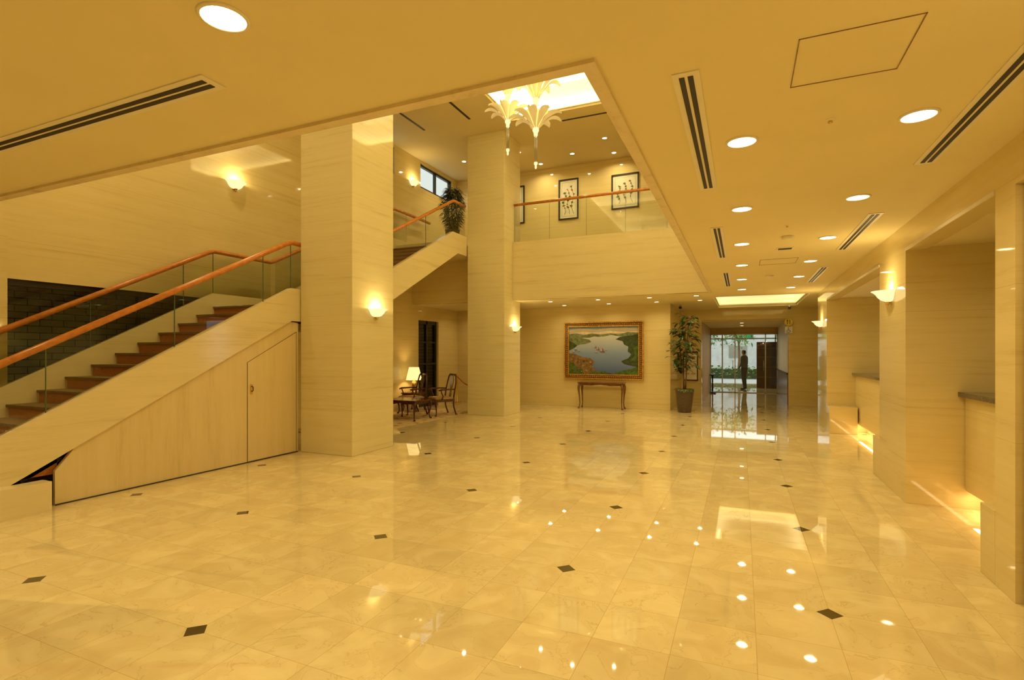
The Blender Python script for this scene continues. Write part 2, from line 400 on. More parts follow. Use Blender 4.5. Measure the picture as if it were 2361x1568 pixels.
def rz(y): return 1.49+.525*(y-2.686)
for x,name in ((-6.62,'a'),(-8.43,'b')):
    b=MB()
    p=[(x,1.2,rz(1.2)),(x,6.2,rz(6.2)),(x,6.3,rz(6.25)+.01),(x,7.5,rz(6.25)+.01),(x,7.6,rz(6.25)+.05),(x,11.4,5.39),(x,11.5,5.42),(x,12.05 if x>-7 else 13.2,5.42)]
    b.tube(p,.038,'rail',12,flat=1.0)
    ys=[1.7,3.05,4.4,5.75,6.28]
    for i in range(len(ys)-1):
        a,c=ys[i]+.005,ys[i+1]-.005
        b.sheet_x([(a,strz(a)),(c,strz(c)),(c,rz(c)-.02),(a,rz(a)-.02)],x,'glass')
        b.prism_x([(c,strz(c)),(c+.007,strz(c)),(c+.007,rz(c)-.02),(c,rz(c)-.02)],x-.006,x+.006,'glassedge')
    b.sheet_x([(6.3,zt),(7.5,zt),(7.5,3.36),(6.3,3.36)],x,'glass')
    ys=[7.6,8.9,10.2,11.4]
    for i in range(3):
        a,c=ys[i]+.005,ys[i+1]-.005
        f=lambda y: zt+(4.62-zt)*(y-7.55)/3.8
        g=lambda y: 3.39+(5.36-3.39)*(y-7.6)/3.8
        b.sheet_x([(a,f(a)),(c,f(c)),(c,g(c)),(a,g(a))],x,'glass')
        b.prism_x([(c,f(c)),(c+.007,f(c)),(c+.007,g(c)),(c,g(c))],x-.006,x+.006,'glassedge')
    b.sheet_x([(11.42,4.62),(12.05,4.62),(12.05,5.4),(11.42,5.4)],x,'glass')
    b.make('stair_railing')

b=MB()
b.box(-9.75,-9.6,3,8.2,0,3,'brick'); b.box(-9.6,X2,3.2,3.4,0,3,'brick'); b.box(-9.6,X2,7.7,7.9,0,3,'brick'); b.box(-9.75,X2,3,8.2,2.9,3,'dark')  # roof and end walls are added to keep the brick dim
b.make('wall_brick_dimming_box')
def pane(b,x,y0,y1,z0,z1,m='glassd'): b.sheet_x([(y0,z0),(y1,z0),(y1,z1),(y0,z1)],x,m)
b=MB()
for y in (3.5,6.94): b.box(X2+.08,X2+.14,y,y+.06,0,2.56,'black')
b.box(X2+.08,X2+.14,5.2,5.23,0,2.5,'black')
b.box(X2+.08,X2+.14,3.5,7.0,2.48,2.56,'black'); pane(b,X2+.1,3.5,7.0,0,2.5)
b.make('window_1')
b=MB()
b.box(-9.75,-9.6,12.4,14.6,0,3,'brick'); b.box(-9.6,X2,12.5,12.7,0,3,'brick'); b.box(-9.6,X2,14.3,14.5,0,3,'brick'); b.box(-9.75,X2,12.4,14.6,2.9,3,'dark')  # sides and roof added here too, shutting out daylight
b.make('wall_brick_lounge_dimming_box')
b=MB()
for y0,y1 in ((12.9,12.98),(13.42,13.48),(13.92,14.0)): b.box(X2+.05,X2+.13,y0,y1,0,2.56,'black')
for z0,z1 in ((0,.12),(2.46,2.56),(1.25,1.30),(1.9,1.94)): b.box(X2+.05,X2+.13,12.98,13.92,z0,z1,'black')
pane(b,X2+.08,12.98,13.92,0,2.5)
b.make('window_2')
for nm,(a,c) in (('window_3',(10.0,11.75)),('window_4',(13.0,14.85))):
    b=MB()
    for y in (a,(a+c)/2-.03,c-.06): b.box(X2+.06,X2+.14,y,y+.06,6.45,7.17,'black')
    b.box(X2+.06,X2+.14,a,c,6.45,6.52,'black'); b.box(X2+.06,X2+.14,a,c,7.11,7.17,'black'); pane(b,X2+.1,a,c,6.5,7.13,'glasst')
    b.make(nm)

# ------------------------------------------------------------------ right side
b=MB()
b.box(1.6,2.9,6.81,7.97,0,H,'trav'); b.box(1.6,2.9,12.5,13.86,0,H,'trav')
b.box(1.6,1.95,-4,3.3,0,H,'trav'); b.box(1.6,1.95,4.36,4.65,0,H,'trav'); b.box(1.6,1.95,3.3,4.36,2.68,H,'trav')
b.box(1.6,1.78,4.65,6.81,2.69,H,'trav'); b.box(1.6,1.78,7.97,12.5,2.69,H,'trav')
b.box(2.4,2.55,13.86,18,0,H,'trav')
b.box(4.0,4.15,4,12.6,0,H,'trav'); b.box(1.95,4.0,4.35,4.5,0,H,'trav')
b.box(1.78,4.0,4.5,6.81,2.72,2.85,'ceil'); b.box(1.78,4.0,7.97,12.5,2.72,2.85,'ceil'); b.box(2.9,4,6.81,7.97,2.72,2.85,'ceil')
b.make('wall_right')
b=MB(); b.box(1.64,1.68,3.31,4.34,0.01,2.67,'trav'); b.box(1.72,1.9,3.3,4.36,0,2.68,'dark'); b.tube([(1.6,3.42,1.0),(1.6,3.42,1.2)],.01,'brass'); b.box(1.6,1.64,3.41,3.43,1.0,1.02,'brass'); b.box(1.6,1.64,3.41,3.43,1.18,1.2,'brass'); b.make('door_right')
b=MB(); b.box(1.592,1.6,4.65,6.81,2.69,2.72,'white'); b.box(1.592,1.6,7.97,12.5,2.69,2.72,'white'); b.make('trim_bay_head')
for (a,c) in ((4.66,6.80),(7.98,12.49)):
    b=MB()
    b.box(2.1,2.75,a,c,.19,1.15,'trav'); b.box(2.04,2.85,a,c,1.15,1.2,'granite'); b.box(2.3,2.75,a,c,0,.19,'travs')
    o=b.make('reception_counter',bevel=.004)
    arealight('toe_light',(2.17,(a+c)/2,.18),6*(c-a)/2.1,(1,.70,.36),.05,c-a-.1,parent=o)
b=MB(); b.box(1.6,2.08,7.975,8.34,0,.51,'trav'); b.make('plinth_block',bevel=.004)
b=MB(); b.box(1.6,2.08,12.12,12.495,0,.53,'trav'); b.make('plinth_block',bevel=.004)
b=MB(); b.box(1.6,2.08,4.655,4.9,0,.51,'trav'); b.make('plinth_block',bevel=.004)

# ------------------------------------------------------------------ downlights
def downlight(x,y,z,e,r=.085):
    b=MB()
    b.lathe([(r*1.18,0),(r*1.18,-.004),(r*1.02,-.010),(r,-.006)],(0,0,0),'white',28)
    b.lathe([(r,-.006),(0.0001,-.005)],(0,0,0),'down',28,smooth=False)
    o=b.make('downlight',loc=(x,y,z))
    arealight('lamp',(0,0,-.014),e,WARM2,r*1.2,parent=o,spread=math.radians(150))
for y in (3.735,5.48,7.24,8.98,10.7,12.4):
    downlight(0,y,H,7); downlight(.94,y,H,7)
for x,y in ((-1.95,1.5),(0,.3),(.94,.3),(-4.2,.6),(-6.4,1.4),(-1.95,-1.6),(-4.2,-1.6),(.5,-1.8),(-6.4,-1.2)):  # first is visible; the rest are unseen lamps added for fill
    downlight(x,y,H,11)
for x in (-7.6,-4.7,-3.4,-2.1,-1.0):
    for y in (13.3,14.5): 
        if x<-7 and y<14: continue
        downlight(x,y,H,5,.06)
for x,y in ((-7.5,13.6),(-7.5,14.7),(-5.75,13.6),(-5.5,14.7),(-4.4,14.3),(-3.3,13.6),(-3.3,14.7),(-1.7,13.8)):
    downlight(x,y,UC,9,.06)
for x,y in ((-7.4,4.0),(-7.4,6.2),(-4.6,3.6),(-2.8,3.6),(-1.2,5),(-1.2,8),(-1.2,11)):
    downlight(x,y,UC,22,.07)
for x,y in ((3.0,5.6),(3.0,9),(3.0,11.3)): downlight(x,y,2.72,3.5,.06)
for y in (19.3,21.3): downlight(0,y,2.62,6,.07)
downlight(0,26,2.75,10,.09)

def covelights(x0,x1,y0,y1,z,e,nm,w=.08,col=(1,.89,.60)):
    b=MB()
    t=.03
    for (a,c,d,f) in ((x0,x0+t,y0,y1),(x1-t,x1,y0,y1),(x0+t,x1-t,y0,y0+t),(x0+t,x1-t,y1-t,y1)):
        b.box(a,c,d,f,z,z+.02,'white')
    o=b.make(nm)
    Lx=x1-x0;Ly=y1-y0
    arealight('strip_a',(x0+.07,(y0+y1)/2,z+.03),e*Ly,col,w,Ly-.1,rot=(math.pi,0,0),parent=o)
    arealight('strip_b',(x1-.07,(y0+y1)/2,z+.03),e*Ly,col,w,Ly-.1,rot=(math.pi,0,0),parent=o)
    arealight('strip_c',((x0+x1)/2,y0+.07,z+.03),e*Lx,col,Lx-.1,w,rot=(math.pi,0,0),parent=o)
    arealight('strip_d',((x0+x1)/2,y1-.07,z+.03),e*Lx,col,Lx-.1,w,rot=(math.pi,0,0),parent=o)
covelights(RX0,RX1,RY0,RY1,7.30,9,'cove_light_ledge')
covelights(-.65,1.45,13.9,17.2,3.04,1.7,'cove_light_ledge')

# ------------------------------------------------------------------ slot diffusers, hatches
def slot(x0,x1,y0,y1,z):
    b=MB(); b.box(x0,x1,y0,y1,z-.006,z-.0005,'white')
    if (y1-y0)>(x1-x0):
        w=x1-x0; b.box(x0+w*.24,x0+w*.44,y0+.04,y1-.04,z-.009,z-.006,'dark'); b.box(x0+w*.56,x0+w*.76,y0+.04,y1-.04,z-.009,z-.006,'dark')
    else:
        w=y1-y0; b.box(x0+.04,x1-.04,y0+w*.24,y0+w*.44,z-.009,z-.006,'dark'); b.box(x0+.04,x1-.04,y0+w*.56,y0+w*.76,z-.009,z-.006,'dark')
    b.make('ceiling_slot_diffuser')
for y in (2.7,6.17,9.7):
    slot(-.32,-.19,y,y+2.0,H); slot(1.15,1.28,y,y+2.0,H)
slot(-4.9,-2.45,1.76,1.90,H)
def frame(b,x0,x1,y0,y1,z,mt='mahog2'):
    t=.004
    b.box(x0,x1,y0,y0+t,z-.003,z-.0005,mt); b.box(x0,x1,y1-t,y1,z-.003,z-.0005,mt); b.box(x0,x0+t,y0,y1,z-.003,z-.0005,mt); b.box(x1-t,x1,y0,y1,z-.003,z-.0005,mt)
b=MB(); frame(b,.23,.69,2.62,3.08,H); b.make('ceiling_access_hatch')
b=MB(); frame(b,.25,.75,8.6,9.1,H); b.make('ceiling_access_hatch')
b=MB(); b.box(.42,.62,7.7,7.85,H-.008,H-.0005,'white'); b.box(.44,.60,7.72,7.83,H-.010,H-.008,'dark'); b.make('ceiling_vent_grille')
for x,y in ((.48,3.6),(.45,6.4),(-4.6,13.9)):
    b=MB(); b.lathe([(.028,0),(.024,-.004),(.011,-.006)],(0,0,0),'white',14); b.lathe([(.011,-.006),(.009,-.014),(.014,-.016),(.0001,-.018)],(0,0,0),'brass',14); b.make('fire_sprinkler',loc=(x,y,H-.001))
for x,y in ((.5,7.0),(.45,10.4)):
    b=MB(); b.lathe([(.07,0),(.068,-.02),(.04,-.035),(.0001,-.036)],(0,0,0),'white',20); b.make('smoke_detector',loc=(x,y,H-.001))
for x,y in ((-1.6,15.6),(1.25,17.0)):
    b=MB(); b.box(-.02,.02,-.02,.02,-.06,-.001,'white'); b.box(-.035,.035,-.09,.06,-.12,-.06,'black'); b.lathe([(.025,0),(.025,.02)],(0,-.1,-.09),'black',10); b.make('security_camera',loc=(x,y,H-.001))

# ------------------------------------------------------------------ sconces
def sconce(x,y,z,side,e=11):
    b=MB(); a0=-math.pi/2 if side>0 else math.pi/2
    prof=[(.012,-.085),(.05,-.08),(.10,-.06),(.135,-.025),(.155,.01),(.185,.035),(.2,.042),(.195,.046),(.15,.02),(.13,-.01),(.095,-.05),(.045,-.07)]
    b.lathe(prof,(0,0,0),'bowl',20,a0,a0+math.pi)
    b.lathe([(.0001,-.135),(.012,-.125),(.018,-.11),(.010,-.098),(.028,-.09),(.034,-.082),(.0001,-.08)],(side*.036,0,0),'brass',14)
    b.box(min(0,side*.012),max(0,side*.012),-.05,.05,-.1,.03,'brass')
    o=b.make('wall_sconce',loc=(x+side*.001,y,z))
    pointlight('lamp',(side*.09,0,.055),e,(1,.76,.34),.035,parent=o)
sconce(-5.5,6.98,2.27,1); sconce(-5.5,12.72,2.25,1)
sconce(1.6,7.40,2.28,-1); sconce(1.6,13.2,2.25,-1); sconce(1.6,1.6,2.28,-1)
sconce(XL,6.85,4.72,1); sconce(XL,12.6,6.45,1)

# ------------------------------------------------------------------ chandeliers
def chandelier(x,y,zb,s):
    b=MB(); top=7.9-zb
    b.tube([(0,0,.5*s),(0,0,top)],.008,'brass',8)
    b.lathe([(.07,0),(.07,-.02),(.02,-.06)],(0,0,top),'brass',16)
    for ang in range(4):
        a=ang*math.pi/2; dx,dy=.022*s*math.cos(a),.022*s*math.sin(a)
        b.tube([(dx,dy,.07*s),(dx,dy,.55*s)],.005*s,'steel',8)
    b.lathe([(.0001,-.03),(.012,-.02),(.02,.0),(.014,.03),(.03,.05),(.03,.08),(.0001,.085)],(0,0,.0),'bowl',14)
    for zt_,R,n_,rise in ((.62*s,.41*s,9,.22*s),(1.10*s,.40*s,9,.33*s)):
        b.lathe([(.01,-.13*s),(.03,-.11*s),(.035*s,-.06*s),(.055*s,-.02*s),(.045*s,.03*s),(.0001,.04*s)],(0,0,zt_),'bowl',16)
        for ring,(rr,ri,nn,off) in enumerate(((R,rise,n_,0),(R*.5,rise*1.15,5,.3))):
            for k in range(nn):
                a=2*math.pi*k/nn+off; ca,sa=math.cos(a),math.sin(a); vs=[];fs=[]
                S=10
                for i in range(S+1):
                    t=i/S; r=.03*s+rr*t; zz=zt_+ri*math.sin(t*2.1)
                    w=(.02+.125*math.sin(math.pi*min(1,t**1.35*.93)))*s*(rr/R*.3+.7)
                    if i==S: w=.035*s
                    for q in (-1,0,1):
                        vs.append((r*ca-q*w*.5*sa, r*sa+q*w*.5*ca, zz+(-.014*s if q==0 else .014*s)))
                for i in range(S):
                    o=i*3; fs+=[(o,o+1,o+4,o+3),(o+1,o+2,o+5,o+4)]
                b.add(vs,fs,'petal',True)
    ob=b.make('chandelier',loc=(x,y,zb))
    pointlight('bulb_1',(0,0,.86*s),6,(1,.82,.42),.05,parent=ob); pointlight('bulb_2',(0,0,1.38*s),6,(1,.82,.42),.05,parent=ob)
chandelier(-3.08,8.0,4.63,1.0); chandelier(-3.67,8.2,5.01,.9)

# ------------------------------------------------------------------ main painting
b=MB()
PX0,PX1,PZ0,PZ1=-4.905,-2.555,.83,2.52; yw=YB
def fr(x0,x1,z0,z1,y0,y1,w,mat):
    b.box(x0,x1,y0,y1,z0,z0+w,mat); b.box(x0,x1,y0,y1,z1-w,z1,mat); b.box(x0,x0+w,y0,y1,z0+w,z1-w,mat); b.box(x1-w,x1,y0,y1,z0+w,z1-w,mat)
fr(PX0,PX1,PZ0,PZ1,yw-.09,yw-.002,.035,'gold'); fr(PX0+.035,PX1-.035,PZ0+.035,PZ1-.035,yw-.05,yw-.002,.08,'mahog2'); fr(PX0+.115,PX1-.115,PZ0+.115,PZ1-.115,yw-.075,yw-.002,.03,'gold')
def bead(x,z,r=.022): b.lathe([(.0001,-r),(r*.8,-r*.6),(r,0),(r*.8,r*.6),(.0001,r)],(x,yw-.056,z),'gold',6)
k=int((PX1-PX0-.16)/.055)
for i in range(k+1):
    x=PX0+.078+(PX1-PX0-.156)*i/k; bead(x,PZ0+.077); bead(x,PZ1-.077)
k=int((PZ1-PZ0-.16)/.055)
for i in range(1,k):
    z=PZ0+.077+(PZ1-PZ0-.154)*i/k; bead(PX0+.077,z); bead(PX1-.077,z)
ix0,ix1,iz0,iz1=PX0+.145,PX1-.145,PZ0+.145,PZ1-.145
cols={'p_sky':(.50,.42,.28),'p_sky2':(.26,.36,.42),'p_cl':(.72,.58,.40),'p_far':(.16,.19,.08),'p_hill':(.045,.07,.02),'p_town':(.22,.13,.04),'p_gr':(.07,.13,.02),'p_ship':(.28,.07,.03),'p_sail':(.65,.55,.42)}
for kk,c in cols.items(): M[kk]=simple(kk+'_paint',c,.5,noise=.5 if kk in('p_hill','p_town','p_far','p_gr') else .12,nscale=14 if kk!='p_sky' else 3)
m,nt=newmat('painted_water'); L=nt.links
o_=N(nt,'ShaderNodeOutputMaterial'); bb=N(nt,'ShaderNodeBsdfPrincipled'); L.new(bb.outputs[0],o_.inputs[0])
tc=N(nt,'ShaderNodeTexCoord'); sp=N(nt,'ShaderNodeSeparateXYZ'); L.new(tc.outputs['Object'],sp.inputs[0])
mr=N(nt,'ShaderNodeMapRange'); mr.inputs[1].default_value=iz0; mr.inputs[2].default_value=iz1; L.new(sp.outputs['Z'],mr.inputs[0])
rp=N(nt,'ShaderNodeValToRGB'); e=rp.color_ramp.elements; e[0].color=(.07,.12,.34,1); e[1].position=.85; e[1].color=(.62,.62,.55,1); x=e.new(.45); x.color=(.24,.34,.52,1)
L.new(mr.outputs[0],rp.inputs[0]); L.new(rp.outputs[0],bb.inputs['Base Color']); bb.inputs['Roughness'].default_value=.4
M['p_water']=m
layer=[0]
def pp(pts,mat):
    layer[0]+=1; y=yw-.02-.0008*layer[0]
    vs=[(ix0+(ix1-ix0)*s,y,iz0+(iz1-iz0)*t) for s,t in pts]
    b.add(vs,[tuple(range(len(vs)))],mat)
pp([(0,0),(1,0),(1,1),(0,1)],'p_sky')
pp([(0,.93),(.15,.97),(.4,.94),(.7,.98),(1,.95),(1,1),(0,1)],'p_sky2')
pp([(0,.86),(.2,.9),(.35,.88),(.6,.91),(.8,.88),(1,.9),(1,.87),(.5,.85),(0,.84)],'p_cl')
pp([(0,.85),(.1,.87),(.22,.83),(.34,.86),(.46,.83),(.6,.86),(.72,.83),(.85,.88),(1,.86),(1,.74),(0,.74)],'p_far')
pp([(0,0),(1,0),(1,.76),(.8,.78),(.62,.82),(.5,.79),(.4,.81),(.3,.77),(.1,.77),(0,.74)],'p_water')
pp([(.34,.80),(.42,.82),(.5,.80),(.44,.785)],'p_far')
pp([(0,.84),(.1,.82),(.2,.76),(.3,.73),(.33,.68),(.25,.64),(.14,.62),(.08,.57),(0,.56)],'p_far')
pp([(0,.7),(.07,.66),(.12,.6),(.06,.54),(0,.5)],'p_hill')
pp([(0,.44),(.1,.42),(.2,.36),(.31,.34),(.38,.27),(.33,.2),(.36,.12),(.44,.05),(.42,0),(0,0)],'p_town')
pp([(0,.25),(.06,.24),(.13,.12),(.2,.1),(.22,0),(0,0)],'p_gr')
pp([(1,.84),(.88,.80),(.74,.78),(.68,.73),(.78,.69),(.80,.62),(.86,.58),(.85,.48),(.90,.42),(.86,.34),(.76,.28),(.8,.22),(.92,.18),(1,.16)],'p_hill')
pp([(1,.6),(.93,.55),(.95,.4),(.9,.3),(1,.25)],'p_gr')
pp([(.62,0),(.7,.06),(.8,.09),(.9,.12),(1,.18),(1,0)],'p_gr')
pp([(.28,0),(.34,.06),(.42,.03),(.5,.07),(.58,.04),(.66,0)],'p_gr')
for cx,cz,s in ((.39,.56,.022),(.43,.52,.026),(.49,.48,.038),(.40,.46,.018),(.10,.52,.02),(.07,.47,.02),(.15,.49,.016),(.55,.51,.016)):
    pp([(cx-s,cz),(cx+s,cz),(cx+s*.8,cz-s*.45),(cx-s*.8,cz-s*.45)],'p_ship')
    pp([(cx-s*.6,cz+.005),(cx-s*.5,cz+s*1.9),(cx-s*.05,cz+.005)],'p_sail')
    pp([(cx,cz+.005),(cx+s*.05,cz+s*2.2),(cx+s*.6,cz+.005)],'p_ship' if s>.02 else 'p_sail')
rnd=random.Random(3)
for i in range(60):
    s=rnd.uniform(.01,.36); t=rnd.uniform(.02,.40-s*.5)
    w=rnd.uniform(.006,.016); pp([(s,t),(s+w*1.6,t),(s+w*1.3,t+w),(s+w*.2,t+w)],rnd.choice(['p_ship','p_cl','p_far','p_town']))
    layer[0]-=1
b.make('harbor_painting')

def print_art(x0,x1,z0,z1,seed,name='framed_botanical_print'):
    global b
    b=MB(); y=YB; w=.04
    fr(x0,x1,z0,z1,y-.035,y-.002,w,'black'); b.box(x0+w,x1-w,y-.012,y-.004,z0+w,z1-w,'paper')
    r=random.Random(seed); a0,a1,c0,c1=x0+.12,x1-.12,z0+.16,z1-.14
    fr(x0+.1,x1-.1,z0+.1,z1-.1,y-.0135,y-.012,.004,'inkg')
    for k in range(3):
        xx=a0+(a1-a0)*(k+.5)/3; pts=[(xx+.04*math.sin(i*1.3+k),y-.016,c0+(c1-c0)*i/7*(.7+.1*k)) for i in range(8)]
        b.tube(pts,.005,'inkg',5)
        for i in range(2,8):
            p=pts[i]; q=r.choice(['red','inkg','inkg','mahog2'])
            rad=r.uniform(.018,.036); n_=7
            vs=[(p[0]+r.uniform(-.03,.03)+rad*math.cos(j*6.283/n_)*r.uniform(.7,1.2),y-.017-.0004*i,p[2]+rad*math.sin(j*6.283/n_)) for j in range(n_)]
            b.add(vs,[tuple(range(n_))],q)
    b.make(name)
print_art(-6.9,-6.22,5.66,6.84,1); print_art(-5.10,-4.48,5.63,6.85,2); print_art(-3.48,-2.69,5.77,6.78,3)

# ------------------------------------------------------------------ furniture
def cab(b,x,y,h,mat,s=1,r0=.03):
    sx=1 if x>0 else -1; sy=1 if y>0 else -1
    P=[(0,h,r0),(.018,h*.86,r0*1.15),(.022,h*.75,r0*.95),(.006,h*.5,r0*.62),(-.006,h*.22,r0*.45),(.006,h*.07,r0*.5),(.022,.02,r0*.95),(.022,0,r0*.85)]
    b.tube([(x+sx*d*s,y+sy*d*s,z) for d,z,r in P],[r for d,z,r in P],mat,8)
def table(name,w,d,h,loc,rz_,mat,r0=.03,thick=.03,apron=.07):
    b=MB()
    b.box(-w/2,w/2,-d/2,d/2,h-thick,h,mat)
    b.box(-w/2+.015,w/2-.015,-d/2+.015,d/2-.015,h-thick-.012,h-thick,mat)
    i=.05
    for yy in (-d/2+i,d/2-i):
        pts=[(-w/2+i,h-thick),(w/2-i,h-thick),(w/2-i,h-thick-apron)]
        for q in range(9):
            t=q/8; pts.append((w/2-i-.06-(w-2*i-.12)*t,h-thick-apron+.022*math.sin(math.pi*t)+.012*math.cos(4*math.pi*t)))
        pts.append((-w/2+i,h-thick-apron)); b.prism_y(pts[::-1],yy-.01,yy+.01,mat)
    for xx in (-w/2+i,w/2-i): b.box(xx-.01,xx+.01,-d/2+i,d/2-i,h-thick-apron,h-thick,mat)
    for sx in (-1,1):
        for sy in (-1,1): cab(b,sx*(w/2-i),sy*(d/2-i),h-thick,mat,r0=r0)
    return b.make(name,loc=loc,rz=rz_)
table('console_table',1.32,.4,.76,(-3.70,14.88,0),0,'mahog2',r0=.034)
b=MB(); b.box(-8.55,-6.72,8.0,12.5,.0,.014,'rug'); b.make('area_rug')
table('coffee_table',.9,.75,.48,(-7.35,10.55,.015),0,'mahog')
def chair(loc,rz_):
    b=MB(); w=.29;d=.26;sh=.42
    b.prism_y([(-w,sh-.07),(w,sh-.07),(w,sh),(-w,sh)],-d,d,'mahog')
    b.box(-w+.02,w-.02,-d+.02,d-.02,sh,sh+.03,'fabric'); b.box(-w+.05,w-.05,-d+.05,d-.05,sh+.03,sh+.045,'fabric')
    for sx in (-1,1):
        cab(b,sx*(w-.03),d-.03,sh-.02,'mahog',r0=.032)
        b.tube([(sx*(w-.04),-d-.06,0.012),(sx*(w-.04),-d+.01,.22),(sx*(w-.03),-d+.02,sh),(sx*(w-.02),-d-.01,.62),(sx*(w-.03),-d-.05,.82),(sx*(w-.08),-d-.075,.98),(sx*(w-.14),-d-.08,1.03),(0,-d-.08,1.02)],[.02,.02,.022,.019,.018,.02,.024,.028],'mahog',8)
        b.tube([(sx*(w-.02),-d-.01,.66),(sx*(w+.03),-d+.15,.665),(sx*(w+.045),d-.14,.66),(sx*(w+.03),d-.07,.64)],[.016,.018,.022,.018],'mahog',8)
        b.tube([(sx*(w-.005),d-.17,sh-.02),(sx*(w+.03),d-.19,.5),(sx*(w+.02),d-.15,.58),(sx*(w+.04),d-.13,.65)],.016,'mahog',8)
    prof=[(0,.045),(.1,.06),(.25,.035),(.4,.05),(.6,.095),(.75,.10),(.9,.06),(1,.075)]
    vs=[];fs=[]
    for t,hw in prof:
        z=sh+.02+t*.57; y=-d+.0-.08*t
        vs+=[(-hw,y-.008,z),(hw,y-.008,z),(hw,y+.008,z),(-hw,y+.008,z)]
    for i in range(len(prof)-1):
        o=i*4
        for j in range(4): fs.append((o+j,o+(j+1)%4,o+4+(j+1)%4,o+4+j))
    b.add(vs,fs,'mahog')
    return b.make('queen_anne_armchair',loc=loc,rz=rz_)
chair((-7.08,11.6,.016),math.radians(145)); chair((-7.9,11.5,.016),math.radians(150))
table('end_table',.5,.5,.5,(-8.30,12.2,.015),0,'mahog')
b=MB()
b.lathe([(.0001,0),(.09,0),(.09,.015),(.03,.03),(.05,.08),(.085,.16),(.09,.22),(.05,.30),(.02,.34),(.012,.36),(.012,.42)],(0,0,0),'brass',20)
b.lathe([(.22,.34),(.215,.36),(.14,.68),(.14,.69)],(0,0,0),'shade',24); 
o=b.make('table_lamp',loc=(-8.30,12.2,.516)); pointlight('bulb',(0,0,.52),14,(1,.62,.22),.06,parent=o)
b=MB()
for x in (-8.3,-7.4):
    b.lathe([(.0001,0),(.16,0),(.16,.015),(.05,.03),(.02,.06),(.02,.86),(.035,.87),(.035,.90),(.02,.91),(.03,.94),(.0001,.96)],(x,14.6,0),'brass',20)
b.tube([(-8.3+.9*t,14.6,.86-.28*math.sin(math.pi*t)) for t in [i/10 for i in range(11)]],.016,'red',8); b.make('rope_stanchion_barrier')

# ------------------------------------------------------------------ plants
def tree(x,y):
    r=random.Random(11); b=MB()
    b.lathe([(.0001,0),(.17,0),(.175,.02),(.245,.58),(.25,.63),(.225,.63),(.22,.58)],(0,0,0),'pot',28); b.lathe([(.222,.58),(.0001,.6)],(0,0,0),'soil',20)
    for k,(dx,dy,h) in enumerate(((.02,0,2.45),(-.05,.04,2.2),(.05,-.04,2.6))):
        pts=[(dx*.5,dy*.5,.58)]+[(dx*.5+dx*2*t+.03*math.sin(5*t+k),dy*.5+dy*2*t+.03*math.cos(4*t+k),.58+(h-.58)*t) for t in (.2,.4,.6,.8,1)]
        b.tube(pts,[.018,.016,.014,.012,.009,.005],'bark',8)
        for q in range(54):
            t=r.uniform(.26,1.0); i=min(4,int(t*5)); p0=Vector(pts[i]); p1=Vector(pts[i+1]); p=p0.lerp(p1,t*5-i)
            a=r.uniform(0,6.283); out=Vector((math.cos(a),math.sin(a),r.uniform(.1,.9)))
            L0=r.uniform(.05,.32); e_=p+out.normalized()*L0
            if e_.y>.24: e_.y=.24
            b.tube([p,e_],[.004,.003],'bark',4)
            for m_ in range(2):
                d=Vector((math.cos(a+r.uniform(-1,1)),math.sin(a+r.uniform(-1,1)),r.uniform(-.5,.5)))
                if d.y>.1 and e_.y>.1: d.y*=-1
                b.leaf(e_,d,r.uniform(.12,.20),r.uniform(.07,.11),'leaf',r.uniform(.1,.6))
    for q in range(160):
        a=r.uniform(0,6.283); rr=r.uniform(0,.18); d=(math.cos(a)*1.0,math.sin(a)*1.0,r.uniform(.3,1.4))
        b.leaf((rr*math.cos(a),rr*math.sin(a),.59),d,r.uniform(.1,.2),.035,'leaf2',.6)
    b.make('potted_rubber_tree',loc=(x,y,0))
tree(-1.42,14.86)
def bushy(x,y,z):
    r=random.Random(5); b=MB()
    b.lathe([(.0001,0),(.15,0),(.19,.36),(.20,.40),(.17,.40),(.17,.36),(.0001,.37)],(0,0,0),'pot',24)
    for k in range(6):
        a=k*1.05; b.tube([(.05*math.cos(a),.05*math.sin(a),.36),(.12*math.cos(a),.12*math.sin(a),.8),(.17*math.cos(a),.17*math.sin(a),1.25)],[.012,.01,.006],'bark',6)
    for q in range(1500):
        a=r.uniform(0,6.283); zz=r.uniform(.45,1.5); R=.28*math.sqrt(max(.05,1-((zz-1.0)/.6)**2)); rr=R*r.uniform(.2,1)
        d=(math.cos(a),math.sin(a),r.uniform(-.2,1)); b.leaf((rr*math.cos(a),rr*math.sin(a),zz),d,r.uniform(.10,.18),.028,'leafd',.7)
    b.make('potted_palm',loc=(x,y,z))
bushy(-7.05,12.15,UF+.012)

# ------------------------------------------------------------------ end of corridor
b=MB()
for x in (-1.19,-.27,.84,1.26): b.box(x,x+.035,23.04,23.09,0,2.37,'steel')
b.box(-1.19,1.3,23.04,23.09,2.33,2.37,'steel'); b.box(-1.19,1.3,23.04,23.09,0,.03,'steel'); b.sheet_y([(-1.14,.03),(1.25,.03),(1.25,2.33),(-1.14,2.33)],23.065,'glassd')
b.tube([(-.33,23.0,.9),(-.33,23.0,1.3)],.012,'steel'); b.tube([(.79,23.0,.9),(.79,23.0,1.3)],.012,'steel')
b.make('door_entrance_glass')
b=MB()
for x in (-5,-3.4,-1.9,-.95,1.5,3.0,4.9): b.box(x,x+.06,29.1,29.2,0,2.75,'steel')
b.box(-5,5,29.1,29.2,2.3,2.36,'steel'); b.sheet_y([(-5,0),(5,0),(5,2.75),(-5,2.75)],29.14,'glassd')
b.make('window_entrance_front')
b=MB(); b.box(-5.2,-5,23.3,29.2,0,2.9,'wallw'); b.make('wall_vestibule_left')
b=MB(); b.box(5,5.2,23.3,29.2,0,2.9,'wallw'); b.make('wall_vestibule_right')
b=MB(); b.box(-14,14,30,60,-.12,-.02,'asphalt'); b.make('ground_exterior')
